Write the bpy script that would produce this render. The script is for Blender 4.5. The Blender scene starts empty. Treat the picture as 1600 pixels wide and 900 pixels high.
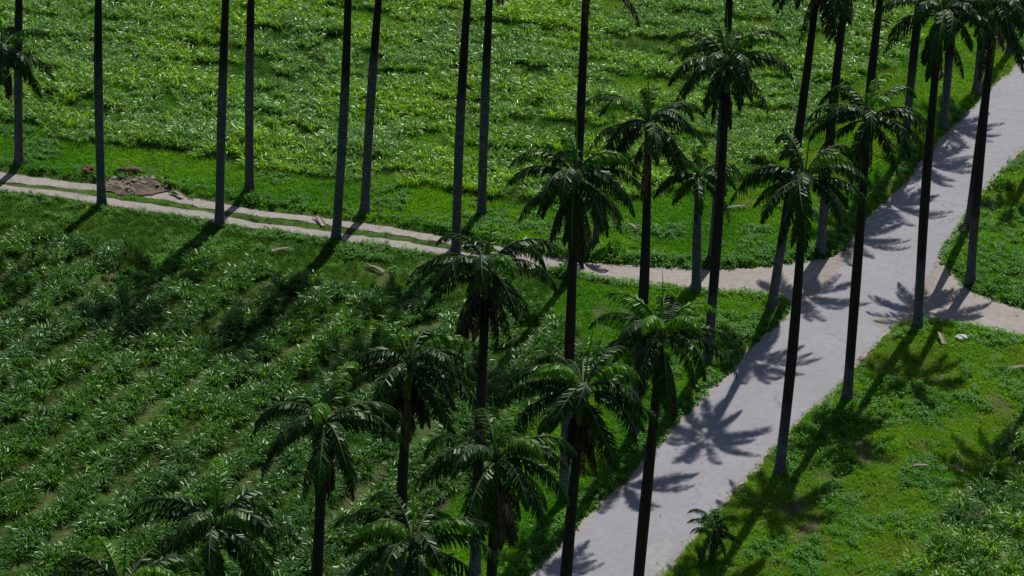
import bpy, bmesh, math, random
import numpy as np
from mathutils import Vector, Matrix

random.seed(7); np.random.seed(7)
scn = bpy.context.scene
COL = scn.collection
R = math.radians

# ------------------------------------------------------------------ camera
CAM_H, PITCH, ROLL, FPX = 79.2, 26.0, 2.5, 5000.0
cd = bpy.data.cameras.new("camera"); cam = bpy.data.objects.new("camera", cd); COL.objects.link(cam)
cd.sensor_width = 36.0; cd.lens = 36.0 * FPX / 1600.0
cd.clip_start = 1.0; cd.clip_end = 20000.0
_t, _r = R(PITCH), R(ROLL)
FW = np.array([0, math.cos(_t), -math.sin(_t)]); _rt = np.array([1.0, 0, 0]); _up = np.cross(_rt, FW)
RT = _rt * math.cos(_r) + _up * math.sin(_r); UP = -_rt * math.sin(_r) + _up * math.cos(_r)
CP = np.array([0, 0, CAM_H])
M = Matrix(((RT[0], UP[0], -FW[0], CP[0]), (RT[1], UP[1], -FW[1], CP[1]), (RT[2], UP[2], -FW[2], CP[2]), (0, 0, 0, 1)))
cam.matrix_world = M
scn.camera = cam

# ------------------------------------------------------------------ light
SUN = Vector((5.0, 14.7, 19.5)).normalized()          # towards the sun (behind the scene, a little right)
w = bpy.data.worlds.new("World"); scn.world = w; w.use_nodes = True
nt = w.node_tree; bg = nt.nodes["Background"]
sky = nt.nodes.new("ShaderNodeTexSky"); sky.sky_type = 'NISHITA'; sky.sun_disc = False
sky.sun_elevation = math.asin(SUN.z); sky.sun_rotation = math.atan2(SUN.x, SUN.y)
nt.links.new(sky.outputs[0], bg.inputs[0]); bg.inputs[1].default_value = 0.068
ld = bpy.data.lights.new("sun", 'SUN'); ld.energy = 5.0; ld.angle = R(0.5); ld.color = (1.0, 0.955, 0.88)
so = bpy.data.objects.new("sun", ld); COL.objects.link(so)
so.rotation_euler = (-SUN).to_track_quat('-Z', 'Y').to_euler(); so.location = (0, 150, 120)
scn.view_settings.view_transform = 'Standard'; scn.view_settings.look = 'None'
scn.view_settings.gamma = 1.0; scn.view_settings.exposure = 0.06
scn.view_settings.use_curve_mapping = False

# ------------------------------------------------------------------ helpers
def ground_pt(x, y, z=0.0):
    d = FW * FPX + RT * (x - 800) + UP * (450 - y)
    return CP + d * ((z - CAM_H) / d[2])
def crown_pt(b, c):
    B = ground_pt(*b); d = FW * FPX + RT * (c[0] - 800) + UP * (450 - c[1])
    return B, CP + d * (B[1] / d[1])
def project(P):
    D = P - CP; z = D @ FW
    return np.stack([800 + FPX * (D @ RT) / z, 450 - FPX * (D @ UP) / z], -1)
def tag(o, label=None, cat=None, group=None, kind=None):
    for k, v in (("label", label), ("category", cat), ("group", group), ("kind", kind)):
        if v: o[k] = v
    return o
def link(name, data, parent=None):
    o = bpy.data.objects.new(name, data); COL.objects.link(o)
    if parent: o.parent = parent
    return o
def mesh(name, V, F, mats=(), mi=None, smooth=False):
    me = bpy.data.meshes.new(name); me.from_pydata([tuple(map(float, v)) for v in V], [], [tuple(map(int, f)) for f in F])
    for m in mats: me.materials.append(m)
    if mi is not None: me.polygons.foreach_set("material_index", np.array(mi, dtype=np.int32))
    if smooth: me.polygons.foreach_set("use_smooth", np.ones(len(me.polygons), dtype=bool))
    me.update(); return me
class MB:
    def __init__(s): s.V = []; s.F = []; s.I = []
    def tube(s, pts, rad, n=8, mi=0, cap=True, off=None):
        pts = [Vector(p) for p in pts]; base = len(s.V)
        for i, p in enumerate(pts):
            d = (pts[min(i + 1, len(pts) - 1)] - pts[max(i - 1, 0)]).normalized()
            a = d.cross(Vector((0, 1, 0)) if abs(d.y) < .9 else Vector((1, 0, 0))).normalized(); b = d.cross(a)
            for k in range(n):
                an = 2 * math.pi * k / n; r = rad[i] * (1 if off is None else off(i, k))
                s.V.append(p + a * math.cos(an) * r + b * math.sin(an) * r)
        for i in range(len(pts) - 1):
            for k in range(n):
                q = (k + 1) % n
                s.F.append((base + i * n + k, base + i * n + q, base + (i + 1) * n + q, base + (i + 1) * n + k)); s.I.append(mi)
        if cap:
            s.F.append(tuple(base + k for k in range(n))[::-1]); s.I.append(mi)
            s.F.append(tuple(base + (len(pts) - 1) * n + k for k in range(n))); s.I.append(mi)
    def ribbon(s, pts, wid, side, mi=0, fold=0.0):
        """tapering leaf blade: centre points, half widths, side vector"""
        base = len(s.V); n = len(pts)
        for i, p in enumerate(pts):
            p = Vector(p); sd = side[i] if isinstance(side, list) else side
            if i == n - 1: s.V.append(p)
            else: s.V.append(p - sd * wid[i]); s.V.append(p + sd * wid[i])
        for i in range(n - 2):
            s.F.append((base + 2 * i, base + 2 * i + 1, base + 2 * i + 3, base + 2 * i + 2)); s.I.append(mi)
        i = n - 2
        s.F.append((base + 2 * i, base + 2 * i + 1, base + 2 * i + 2)); s.I.append(mi)
    def data(s, name, mats, smooth=False): return mesh(name, s.V, s.F, mats, s.I, smooth)

def catmull(P, sub=8):
    P = [np.array(p, float) for p in P]; out = []
    for i in range(len(P) - 1):
        a, b, c, d = P[max(i - 1, 0)], P[i], P[i + 1], P[min(i + 2, len(P) - 1)]
        for k in range(sub):
            t = k / sub
            out.append(.5 * ((2 * b) + (-a + c) * t + (2 * a - 5 * b + 4 * c - d) * t * t + (-a + 3 * b - 3 * c + d) * t ** 3))
    out.append(P[-1]); return np.array(out)
def inside(poly, X, Y):
    r = np.zeros(X.shape, bool); n = len(poly)
    for i in range(n):
        x1, y1 = poly[i][:2]; x2, y2 = poly[(i + 1) % n][:2]
        if y1 == y2: continue
        c = ((y1 > Y) != (y2 > Y)) & (X < (x2 - x1) * (Y - y1) / (y2 - y1) + x1)
        r ^= c
    return r
def edge_dist(poly, X, Y, closed=True):
    d = np.full(X.shape, 1e9); n = len(poly)
    for i in range(n if closed else n - 1):
        a = poly[i][:2]; b = poly[(i + 1) % n][:2]; ab = np.array(b) - a; L = ab @ ab
        if L < 1e-9: continue
        t = np.clip(((X - a[0]) * ab[0] + (Y - a[1]) * ab[1]) / L, 0, 1)
        d = np.minimum(d, np.hypot(X - a[0] - t * ab[0], Y - a[1] - t * ab[1]))
    return d
_perm = np.random.RandomState(3).rand(257, 257)
def vnoise(X, Y, s):
    x = np.asarray(X) / s + 4000.0; y = np.asarray(Y) / s + 4000.0
    i = np.floor(x).astype(int); j = np.floor(y).astype(int); fx = x - i; fy = y - j
    fx = fx * fx * (3 - 2 * fx); fy = fy * fy * (3 - 2 * fy); i %= 256; j %= 256
    return (_perm[i, j] * (1 - fx) + _perm[i + 1, j] * fx) * (1 - fy) + (_perm[i, j + 1] * (1 - fx) + _perm[i + 1, j + 1] * fx) * fy
def sstep(a, b, x):
    t = np.clip((x - a) / (b - a), 0, 1); return t * t * (3 - 2 * t)

# ------------------------------------------------------------------ materials
def new_mat(name):
    m = bpy.data.materials.new(name); m.use_nodes = True
    t = m.node_tree; b = t.nodes["Principled BSDF"]; return m, t, b
def N(t, typ, **kw):
    n = t.nodes.new(typ)
    for k, v in kw.items():
        if k in n.inputs.keys(): n.inputs[k].default_value = v
        else: setattr(n, k, v)
    return n
def ramp(t, fac, stops):
    r = t.nodes.new("ShaderNodeValToRGB"); e = r.color_ramp.elements
    while len(e) < len(stops): e.new(0.5)
    for i, (p, c) in enumerate(stops): e[i].position = p; e[i].color = (*c, 1) if len(c) == 3 else c
    t.links.new(fac, r.inputs[0]); return r.outputs[0]
def mix(t, f, a, b, mode='MIX'):
    m = t.nodes.new("ShaderNodeMix"); m.data_type = 'RGBA'; m.blend_type = mode
    for s, v in ((m.inputs[0], f), (m.inputs[6], a), (m.inputs[7], b)):
        if hasattr(v, "links"): t.links.new(v, s)
        else: s.default_value = v if not isinstance(v, tuple) else (*v, 1)
    return m.outputs[2]
def noise(t, vec, scale, detail=4, rough=.55):
    n = N(t, "ShaderNodeTexNoise", Scale=scale, Detail=detail, Roughness=rough); t.links.new(vec, n.inputs["Vector"]); return n.outputs["Fac"]

def leaf_mat(name, dark, light, patch, rough=.4, transl=.3, tcol=None, pscale=.12, spec=.5):
    m, t, b = new_mat(name)
    pos = N(t, "ShaderNodeNewGeometry").outputs["Position"]; oi = N(t, "ShaderNodeObjectInfo").outputs["Random"]
    c = mix(t, oi, dark, light)
    f = ramp(t, noise(t, pos, pscale, 3), [(.42, (0, 0, 0)), (.62, (1, 1, 1))])
    c = mix(t, f, c, mix(t, oi, tuple(x * .75 for x in patch), patch))
    t.links.new(c, b.inputs["Base Color"]); b.inputs["Roughness"].default_value = rough
    b.inputs["Specular IOR Level"].default_value = spec; b.inputs["Specular Tint"].default_value = (.66, 1, .55, 1)
    tr = t.nodes.new("ShaderNodeBsdfTranslucent"); ms = t.nodes.new("ShaderNodeMixShader"); ms.inputs[0].default_value = transl
    tc = mix(t, 1.0, c, tcol or (1.5, 1.7, .5), 'MULTIPLY'); t.links.new(tc, tr.inputs[0])
    t.links.new(b.outputs[0], ms.inputs[1]); t.links.new(tr.outputs[0], ms.inputs[2])
    t.links.new(ms.outputs[0], t.nodes["Material Output"].inputs[0]); return m

M_cane = leaf_mat("cane_leaf", (.032, .098, .014), (.070, .17, .034), (.072, .19, .008), rough=.40, transl=.42, spec=.55)
M_cane_pale = leaf_mat("pale_cane_leaf", (.082, .19, .028), (.175, .31, .08), (.21, .37, .010), rough=.40, transl=.44, spec=.75)
M_grass = leaf_mat("grass_blade", (.055, .195, .004), (.095, .275, .007), (.18, .37, .004), rough=.6, transl=.48, spec=.15)
M_grass_dry = leaf_mat("yellow_grass_blade", (.15, .32, .006), (.21, .38, .010), (.23, .29, .028), rough=.6, transl=.42, spec=.15, pscale=.3)
M_grass_dull = leaf_mat("dull_grass_blade", (.030, .092, .006), (.052, .13, .010), (.075, .15, .012), rough=.6, transl=.42, spec=.15, pscale=.2)
M_weed = leaf_mat("weed_leaf", (.036, .145, .006), (.065, .205, .010), (.08, .24, .006), rough=.5, transl=.42, spec=.25)
M_frond = leaf_mat("palm_leaflet", (.006, .026, .004), (.013, .045, .007), (.015, .052, .005), rough=.46, transl=.28, spec=.40, pscale=.25)
M_frond_new = leaf_mat("young_palm_leaflet", (.06, .17, .008), (.10, .24, .012), (.11, .23, .010), rough=.45, transl=.5, spec=.4, pscale=.3)

def plain(name, a, b_, scale, rough=.8, bump=0.0, coord="Object", spec=.4):
    m, t, b = new_mat(name); v = N(t, "ShaderNodeTexCoord").outputs[coord]
    n = noise(t, v, scale, 6, .6); t.links.new(ramp(t, n, [(.35, a), (.65, b_)]), b.inputs["Base Color"])
    b.inputs["Roughness"].default_value = rough; b.inputs["Specular IOR Level"].default_value = spec
    if bump:
        bp = N(t, "ShaderNodeBump", Strength=bump, Distance=.05); t.links.new(noise(t, v, scale * 3, 6, .6), bp.inputs["Height"])
        t.links.new(bp.outputs[0], b.inputs["Normal"])
    return m
M_rachis = plain("palm_rachis", (.04, .07, .02), (.07, .09, .03), 3, .5)
M_shaft = plain("crownshaft_green", (.02, .05, .015), (.04, .075, .02), 2, .4, .1)
M_dead = plain("dead_frond_brown", (.05, .03, .017), (.13, .085, .05), 4, .8)
M_flower = plain("palm_flower_stalk", (.16, .14, .07), (.28, .25, .14), 6, .7)
M_tan = plain("dry_sheath_tan", (.14, .118, .085), (.27, .235, .18), 5, .7, .2)
M_stone = plain("rubble_stone", (.12, .10, .08), (.28, .245, .20), 3, .9, .4)
M_soil = plain("turned_soil", (.06, .042, .03), (.15, .112, .08), 2.5, .95, .6)
M_clay = plain("red_clay", (.07, .03, .017), (.13, .06, .034), 5, .95, .5)
M_plastic = plain("white_plastic", (.3, .33, .36), (.5, .52, .55), 6, .35)
M_metal = plain("rusty_dark_metal", (.03, .026, .024), (.07, .055, .05), 9, .6, .1)
M_signface = plain("faded_sign_face", (.22, .13, .12), (.32, .21, .2), 8, .6)

def trunk_mat():
    m, t, b = new_mat("palm_trunk_bark")
    tc = N(t, "ShaderNodeTexCoord").outputs["Object"]; oi = N(t, "ShaderNodeObjectInfo").outputs["Random"]
    sx = N(t, "ShaderNodeSeparateXYZ"); t.links.new(tc, sx.inputs[0])
    n1 = noise(t, tc, .8, 5); n2 = noise(t, tc, 4.0, 6, .65)
    # greyer foot, browner and darker bark higher up
    h = N(t, "ShaderNodeMath", operation='MULTIPLY_ADD'); t.links.new(n1, h.inputs[0]); h.inputs[1].default_value = 5.0
    t.links.new(sx.outputs["Z"], h.inputs[2])
    sc_ = N(t, "ShaderNodeSeparateColor"); t.links.new(N(t, "ShaderNodeObjectInfo").outputs["Color"], sc_.inputs[0])   # height of the grey part on this trunk
    h2 = N(t, "ShaderNodeMath", operation='MULTIPLY_ADD'); t.links.new(sc_.outputs[0], h2.inputs[0]); h2.inputs[1].default_value = -20.0; t.links.new(h.outputs[0], h2.inputs[2])
    mr = N(t, "ShaderNodeMapRange"); mr.inputs["From Min"].default_value = 1.0; mr.inputs["From Max"].default_value = 4.0
    t.links.new(h2.outputs[0], mr.inputs["Value"])
    grey = ramp(t, n2, [(.3, (.032, .036, .043)), (.52, (.072, .079, .09)), (.75, (.15, .157, .168))])
    dark = ramp(t, n2, [(.3, (.006, .005, .005)), (.6, (.014, .012, .011)), (.8, (.04, .038, .036))])
    c = mix(t, mr.outputs[0], grey, dark)
    wv = N(t, "ShaderNodeTexWave", wave_type='BANDS', bands_direction='Z', Scale=1.6, Distortion=.6, Detail=2); t.links.new(tc, wv.inputs["Vector"])
    c = mix(t, ramp(t, wv.outputs["Fac"], [(.0, (.45, .45, .45)), (.18, (0, 0, 0))]), c, tuple([.010, .009, .008]))
    t.links.new(c, b.inputs["Base Color"]); b.inputs["Roughness"].default_value = .8; b.inputs["Specular IOR Level"].default_value = .3
    bp = N(t, "ShaderNodeBump", Strength=.5, Distance=.03); t.links.new(n2, bp.inputs["Height"]); t.links.new(bp.outputs[0], b.inputs["Normal"])
    return m
M_trunk = trunk_mat()

def ground_mat():
    m, t, b = new_mat("ground_soil_and_turf")
    pos = N(t, "ShaderNodeNewGeometry").outputs["Position"]
    at = N(t, "ShaderNodeAttribute", attribute_name="zone"); s = N(t, "ShaderNodeSeparateColor"); t.links.new(at.outputs["Color"], s.inputs[0])
    n1 = noise(t, pos, .35, 5); n2 = noise(t, pos, 3.0, 6, .65); n3 = noise(t, pos, 14, 4, .6)
    turf = mix(t, ramp(t, n1, [(.35, (0, 0, 0)), (.65, (1, 1, 1))]), (.026, .085, .005), (.05, .14, .008))
    turf = mix(t, ramp(t, n2, [(.38, (0, 0, 0)), (.7, (.8, .8, .8))]), turf, (.03, .085, .008))
    dry = mix(t, n3, (.09, .11, .022), (.13, .13, .045))
    soil = ramp(t, n2, [(.3, (.035, .027, .017)), (.6, (.085, .063, .042)), (.8, (.15, .115, .08))])
    gsoil = mix(t, ramp(t, n1, [(.40, (1, 1, 1)), (.56, (.05, .05, .05))]), soil, turf)
    c = mix(t, s.outputs[0], turf, gsoil)
    f = N(t, "ShaderNodeMath", operation='MULTIPLY'); t.links.new(s.outputs[1], f.inputs[0]); t.links.new(ramp(t, n2, [(.35, (.1, .1, .1)), (.6, (1, 1, 1))]), f.inputs[1])
    c = mix(t, f.outputs[0], c, dry)
    f2 = N(t, "ShaderNodeMath", operation='MULTIPLY'); t.links.new(s.outputs[2], f2.inputs[0]); t.links.new(ramp(t, n3, [(.3, (.3, .3, .3)), (.55, (1, 1, 1))]), f2.inputs[1])
    c = mix(t, f2.outputs[0], c, soil)
    t.links.new(c, b.inputs["Base Color"]); b.inputs["Roughness"].default_value = .95; b.inputs["Specular IOR Level"].default_value = .15
    bp = N(t, "ShaderNodeBump", Strength=.7, Distance=.12); t.links.new(n2, bp.inputs["Height"]); t.links.new(bp.outputs[0], b.inputs["Normal"])
    return m
M_ground = ground_mat()

def road_mat(name, a, b_, c_, crack=.5):
    m, t, b = new_mat(name)
    pos = N(t, "ShaderNodeNewGeometry").outputs["Position"]
    n1 = noise(t, pos, .22, 5, .6); n2 = noise(t, pos, 2.2, 6, .65); n3 = noise(t, pos, 30, 3, .6)
    c = mix(t, ramp(t, n1, [(.35, (0, 0, 0)), (.65, (1, 1, 1))]), a, b_)
    c = mix(t, ramp(t, n2, [(.46, (0, 0, 0)), (.70, (.8, .8, .8))]), c, c_)
    c = mix(t, ramp(t, n3, [(.3, (.25, .25, .25)), (.6, (0, 0, 0))]), c, tuple(x * .55 for x in a))
    v = N(t, "ShaderNodeTexVoronoi", feature='DISTANCE_TO_EDGE', Scale=.28)
    wv = N(t, "ShaderNodeVectorMath", operation='MULTIPLY_ADD'); nn = N(t, "ShaderNodeTexNoise", Scale=1.2, Detail=5); t.links.new(pos, nn.inputs["Vector"])
    t.links.new(nn.outputs["Color"], wv.inputs[0]); wv.inputs[1].default_value = (1.3, 1.3, 0); t.links.new(pos, wv.inputs[2]); t.links.new(wv.outputs[0], v.inputs["Vector"])
    k = ramp(t, v.outputs["Distance"], [(.0, (1, 1, 1)), (.011, (0, 0, 0))])
    kk = N(t, "ShaderNodeMath", operation='MULTIPLY'); t.links.new(k, kk.inputs[0]); t.links.new(ramp(t, n1, [(.45, (0, 0, 0)), (.6, (crack, crack, crack))]), kk.inputs[1])
    c = mix(t, kk.outputs[0], c, tuple(x * .35 for x in a))
    t.links.new(c, b.inputs["Base Color"]); b.inputs["Roughness"].default_value = .85; b.inputs["Specular IOR Level"].default_value = .3
    bp = N(t, "ShaderNodeBump", Strength=.35, Distance=.02); t.links.new(n3, bp.inputs["Height"]); t.links.new(bp.outputs[0], b.inputs["Normal"])
    return m
M_asphalt = road_mat("pale_worn_asphalt", (.225, .224, .248), (.258, .257, .282), (.195, .19, .205))
M_dirt = road_mat("compacted_dirt", (.25, .224, .212), (.295, .27, .258), (.19, .155, .13), .2)

# ------------------------------------------------------------------ roads (outlines read off the photograph, laid on the ground)
def W(px, sub=8): return np.array([ground_pt(*p)[:2] for p in catmull(px, sub)])
ROAD_L = [(540, 1195), (640, 1090), (740, 990), (835, 898), (905, 830), (1000, 735), (1075, 652), (1130, 597), (1180, 545), (1228, 500), (1262, 455), (1300, 410), (1338, 370), (1380, 322), (1418, 290), (1442, 258), (1480, 215), (1520, 173), (1560, 133), (1600, 95), (1640, 60), (1725, -10)]
ROAD_R = [(735, 1200), (840, 1095), (930, 1000), (1025, 900), (1085, 832), (1185, 722), (1240, 662), (1300, 608), (1345, 560), (1388, 512), (1425, 470), (1453, 430), (1470, 394), (1492, 356), (1540, 290), (1600, 228), (1650, 182), (1712, 120), (1840, -10)]
road_l, road_r = W(ROAD_L), W(ROAD_R)
ROAD = np.concatenate([road_l, road_r[::-1]])
def offs(line, d):
    T = np.gradient(line, axis=0); n = np.stack([T[:, 1], -T[:, 0]], -1); n /= np.linalg.norm(n, axis=1)[:, None]; return line + n * d
SHOULDER = np.concatenate([offs(road_l, -.28), offs(road_r, .30)[::-1]])
TF_U = [(-250, 236), (-150, 250), (0, 269), (60, 277), (145, 287), (219, 292), (290, 307), (330, 314), (400, 328), (470, 336), (533, 345), (600, 354), (660, 364), (720, 374), (785, 387)]
TF_L = [(-250, 250), (-150, 264), (0, 283), (60, 290), (145, 298), (219, 307), (290, 319), (330, 327), (400, 337), (470, 346), (533, 355), (600, 364), (660, 374), (720, 386), (785, 401)]
TN_U = [(-250, 257), (-150, 271), (0, 288), (60, 295), (145, 306), (200, 314), (290, 326), (330, 333), (400, 347), (470, 356), (533, 365), (600, 373), (660, 382), (720, 393), (785, 404)]
TN_L = [(-250, 267), (-150, 282), (0, 298), (60, 305), (145, 317), (200, 326), (290, 338), (330, 346), (400, 357), (470, 367), (533, 376), (600, 385), (660, 394), (720, 404), (785, 415)]
PA_U = [(783, 388), (830, 397), (904, 408), (1000, 415), (1080, 419), (1125, 421), (1180, 418), (1215, 413), (1255, 408), (1285, 403), (1312, 396), (1338, 376), (1366, 345)]
PA_L = [(783, 413), (820, 418), (870, 424), (905, 430), (940, 438), (1000, 445), (1050, 450), (1110, 456), (1200, 461), (1228, 468), (1236, 480), (1228, 500), (1205, 530)]
BR_U = [(1466, 388), (1471, 398), (1478, 410), (1490, 430), (1510, 450), (1540, 464), (1580, 477), (1612, 487), (1700, 515), (1800, 548)]
BR_L = [(1350, 556), (1372, 528), (1390, 512), (1408, 504), (1440, 501), (1480, 505), (1530, 514), (1560, 519), (1612, 531), (1700, 560), (1800, 594)]
def poly2(u, l, sub=8): return np.concatenate([W(u, sub), W(l, sub)[::-1]])
TRACK_F, TRACK_N, PATH = poly2(TF_U, TF_L), poly2(TN_U, TN_L), poly2(PA_U, PA_L)
PATH = np.concatenate([W(PA_U), np.array([ground_pt(1400, 400)[:2], ground_pt(1300, 480)[:2]]), W(PA_L)[::-1]])
BRANCH = np.concatenate([W(BR_U), W(BR_L)[::-1]])
DIRTS = [SHOULDER, TRACK_F, TRACK_N, PATH, BRANCH]

def sheet(name, poly, z, m, jit=.0):
    P = []
    n = len(poly)
    for i in range(n):                                   # resample the outline and ruffle it
        a, b = poly[i], poly[(i + 1) % n]; k = max(1, int(np.linalg.norm(b - a) / .22))
        if np.linalg.norm(b - a) > 6: k = 1
        for q in range(k): P.append(a + (b - a) * q / k)
    P = np.array(P)
    if jit: P = P + np.stack([vnoise(P[:, 0] + 9, P[:, 1], .45) + .6 * vnoise(P[:, 0], P[:, 1] + 50, 1.7) - .8, vnoise(P[:, 0] + 70, P[:, 1], .45) + .6 * vnoise(P[:, 0] + 33, P[:, 1] + 50, 1.7) - .8], -1) * jit
    bm = bmesh.new(); vs = [bm.verts.new((p[0], p[1], z)) for p in P]
    es = [bm.edges.new((vs[i], vs[(i + 1) % len(vs)])) for i in range(len(vs))]
    bmesh.ops.triangle_fill(bm, use_beauty=True, edges=es, normal=(0, 0, 1))
    bmesh.ops.recalc_face_normals(bm, faces=bm.faces)
    for f in bm.faces:
        if f.normal.z < 0: f.normal_flip()
    me = bpy.data.meshes.new(name); bm.to_mesh(me); bm.free(); me.materials.append(m)
    return tag(link(name, me), kind="structure")
sheet("road_shoulder", SHOULDER, .004, M_dirt, .42)
sheet("dirt_track", TRACK_F, .008, M_dirt, .25)
sheet("dirt_track", TRACK_N, .0082, M_dirt, .25)
sheet("dirt_path", PATH, .012, M_dirt, .28)
sheet("branch_road", BRANCH, .016, M_dirt, .22)
sheet("road", ROAD, .022, M_asphalt, .19)

M_patch = road_mat("road_repair_patch", (.25, .247, .26), (.285, .28, .285), (.20, .19, .195), .2)
M_stain = road_mat("earth_stained_asphalt", (.215, .19, .172), (.25, .225, .21), (.16, .13, .105), .2)
def patch(px, m, z): sheet("road_patch", zone(px), z, m, .22)
def zone(px): return np.array([ground_pt(*p)[:2] for p in px])
patch([(1008, 858), (1040, 842), (1050, 850), (1036, 884), (1022, 899), (995, 893), (998, 872)], M_patch, .027)
patch([(1362, 500), (1378, 494), (1392, 500), (1384, 511), (1372, 512)], M_stain, .027)
patch([(1222, 503), (1240, 470), (1268, 436), (1300, 402), (1336, 366), (1352, 368), (1330, 398), (1300, 436), (1270, 470), (1250, 496)], M_stain, .0275)
patch([(1392, 508), (1418, 474), (1444, 440), (1462, 405), (1474, 412), (1462, 440), (1440, 476), (1414, 506)], M_stain, .0275)
patch([(1240, 560), (1262, 548), (1270, 556), (1252, 574)], M_patch, .027)
def road_mask(X, Y):
    """distance to the nearest paved or dirt edge: negative inside"""
    d = np.full(X.shape, 1e9)
    for p in DIRTS + [ROAD]:
        e = edge_dist(p, X, Y); d = np.minimum(d, np.where(inside(p, X, Y), -e, e))
    return d

# zones, outlined in the photograph and laid on the ground
def zone(px): return np.array([ground_pt(*p)[:2] for p in px])
F_LL = zone([(-250, 352), (0, 368), (60, 366), (140, 385), (200, 393), (195, 425), (165, 455), (185, 470), (230, 455), (285, 425), (340, 410), (400, 418), (440, 440), (500, 447), (560, 475), (640, 483), (700, 490), (760, 500), (840, 498), (900, 518), (930, 560), (890, 605), (850, 640), (800, 690), (720, 760), (570, 905), (400, 1065), (-400, 1300), (-400, 500)])
F_UP = zone([(-250, 172), (0, 203), (70, 209), (90, 226), (170, 235), (240, 243), (330, 257), (400, 268), (530, 290), (700, 306), (800, 326), (860, 330), (960, 318), (1060, 308), (1150, 285), (1230, 248), (1270, 203), (1330, 148), (1420, 95), (1440, 40), (1490, -60), (1560, -180), (-300, -180)])
F_RB = zone([(1640, 590), (1572, 690), (1545, 735), (1500, 785), (1450, 845), (1400, 905), (1320, 1000), (1800, 1100), (1900, 600)])

def zones_of(X, Y):
    z = np.zeros(X.shape, int)
    z[inside(F_LL, X, Y)] = 1; z[inside(F_UP, X, Y)] = 2; z[inside(F_RB, X, Y)] = 3
    return z

BARE = [(215, 282, 2.3), (590, 440, 1.3), (950, 495, 1.5), (1345, 712, 1.3), (1262, 828, 1.7), (1380, 140, 1.2), (1545, 325, .9), (1475, 600, .8), (1560, 640, .9), (1300, 745, .8), (1240, 800, .9), (660, 418, .7), (1440, 690, .9)]
FURROW = np.array([ground_pt(*p)[:2] for p in ((735, 752), (650, 835), (575, 905), (480, 1000))])
def bare_of(X, Y):
    b = np.zeros(X.shape)
    for cx, cy, r in BARE:
        c = ground_pt(cx, cy)[:2]; b = np.maximum(b, np.clip(1.35 - np.hypot(X - c[0], (Y - c[1]) * .8) / r, 0, 1))
    b = b * sstep(.25, .6, vnoise(X, Y, .8))
    return np.maximum(b, np.clip(1.4 - edge_dist(FURROW, X, Y, False) / .45, 0, 1))
def height(X, Y, d=None):
    if d is None: d = road_mask(X, Y)
    bank = sstep(.0, .55, d)
    return np.where(d > 0, bank * (.10 + .14 * vnoise(X, Y, 2.6) + .10 * vnoise(X, Y, .9)) - .04 * (1 - bank), -.04)

# ------------------------------------------------------------------ ground: one sheet to the horizon
def axis(a, b, step, far):
    core = list(np.arange(a, b + 1e-6, step)); lo, hi = [], []; s, p = step, a
    while p > -far: s *= 1.5; p -= s; lo.append(p)
    s, p = step, core[-1]
    while p < far: s *= 1.5; p += s; hi.append(p)
    return np.array(lo[::-1] + core + hi)
ax, ay = axis(-40, 42, .36, 6000), axis(92, 222, .36, 6000)
GX, GY = np.meshgrid(ax, ay); gx, gy = GX.ravel(), GY.ravel()
near = (gx > -46) & (gx < 48) & (gy > 85) & (gy < 230)
dd = np.full(gx.shape, 5.0); dd[near] = road_mask(gx[near], gy[near])
gz = height(gx, gy, dd)
nx, ny = len(ax), len(ay)
idx = np.arange(nx * ny).reshape(ny, nx)
faces = np.stack([idx[:-1, :-1], idx[:-1, 1:], idx[1:, 1:], idx[1:, :-1]], -1).reshape(-1, 4)
me = bpy.data.meshes.new("ground"); me.vertices.add(nx * ny); me.vertices.foreach_set("co", np.stack([gx, gy, gz], -1).ravel())
me.loops.add(faces.size); me.loops.foreach_set("vertex_index", faces.ravel().astype(np.int32))
me.polygons.add(len(faces)); me.polygons.foreach_set("loop_start", np.arange(0, faces.size, 4, dtype=np.int32))
me.polygons.foreach_set("use_smooth", np.ones(len(faces), bool)); me.update(calc_edges=True)
zc = zones_of(gx, gy)
soil = sstep(0, 1, np.where(zc > 0, 1., 0.)); soil[zc == 2] *= .22
def row_coord(polyg, a, b):
    A, B = ground_pt(*a)[:2], ground_pt(*b)[:2]; u = (B - A) / np.linalg.norm(B - A); v = np.array([-u[1], u[0]]); lo, hi = polyg.min(0), polyg.max(0); c = (lo + hi) / 2
    return (gx - c[0]) * v[0] + (gy - c[1]) * v[1], np.linalg.norm(hi - lo) / 2
rv, rrad = row_coord(F_LL, (100, 785), (520, 450))
ph_ = ((rv + rrad) / 2.6) % 1.0; strip = np.clip(1.25 - np.abs(ph_ - .5) / .10, 0, 1) * sstep(.36, .56, vnoise(gx, gy, 3.7))
soil[zc == 1] *= .6
pr = project(np.stack([gx, gy, gz], -1)); pxx, pyy = pr[:, 0], pr[:, 1]
right = (pxx > 1000 + (900 - pyy) * .95) & (zc == 0)            # the verges right of the road are drier
dry = np.where(right & (pyy > 470), .55, 0.) + np.where((pxx > 1150) & (pyy < 330) & (zc == 0), .5, 0)
edge = np.where((dd > -.2) & (dd < .35), 1 - np.clip(dd / .35, 0, 1), 0) * .8
edge = np.maximum(edge, np.where(zc == 1, strip, 0))
edge = np.maximum(edge, .9 * bare_of(gx, gy))
ca = me.color_attributes.new("zone", 'FLOAT_COLOR', 'POINT')
ca.data.foreach_set("color", np.stack([soil, dry, edge, np.ones_like(soil)], -1).ravel())
me.materials.append(M_ground)
tag(link("ground", me), kind="structure")

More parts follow.
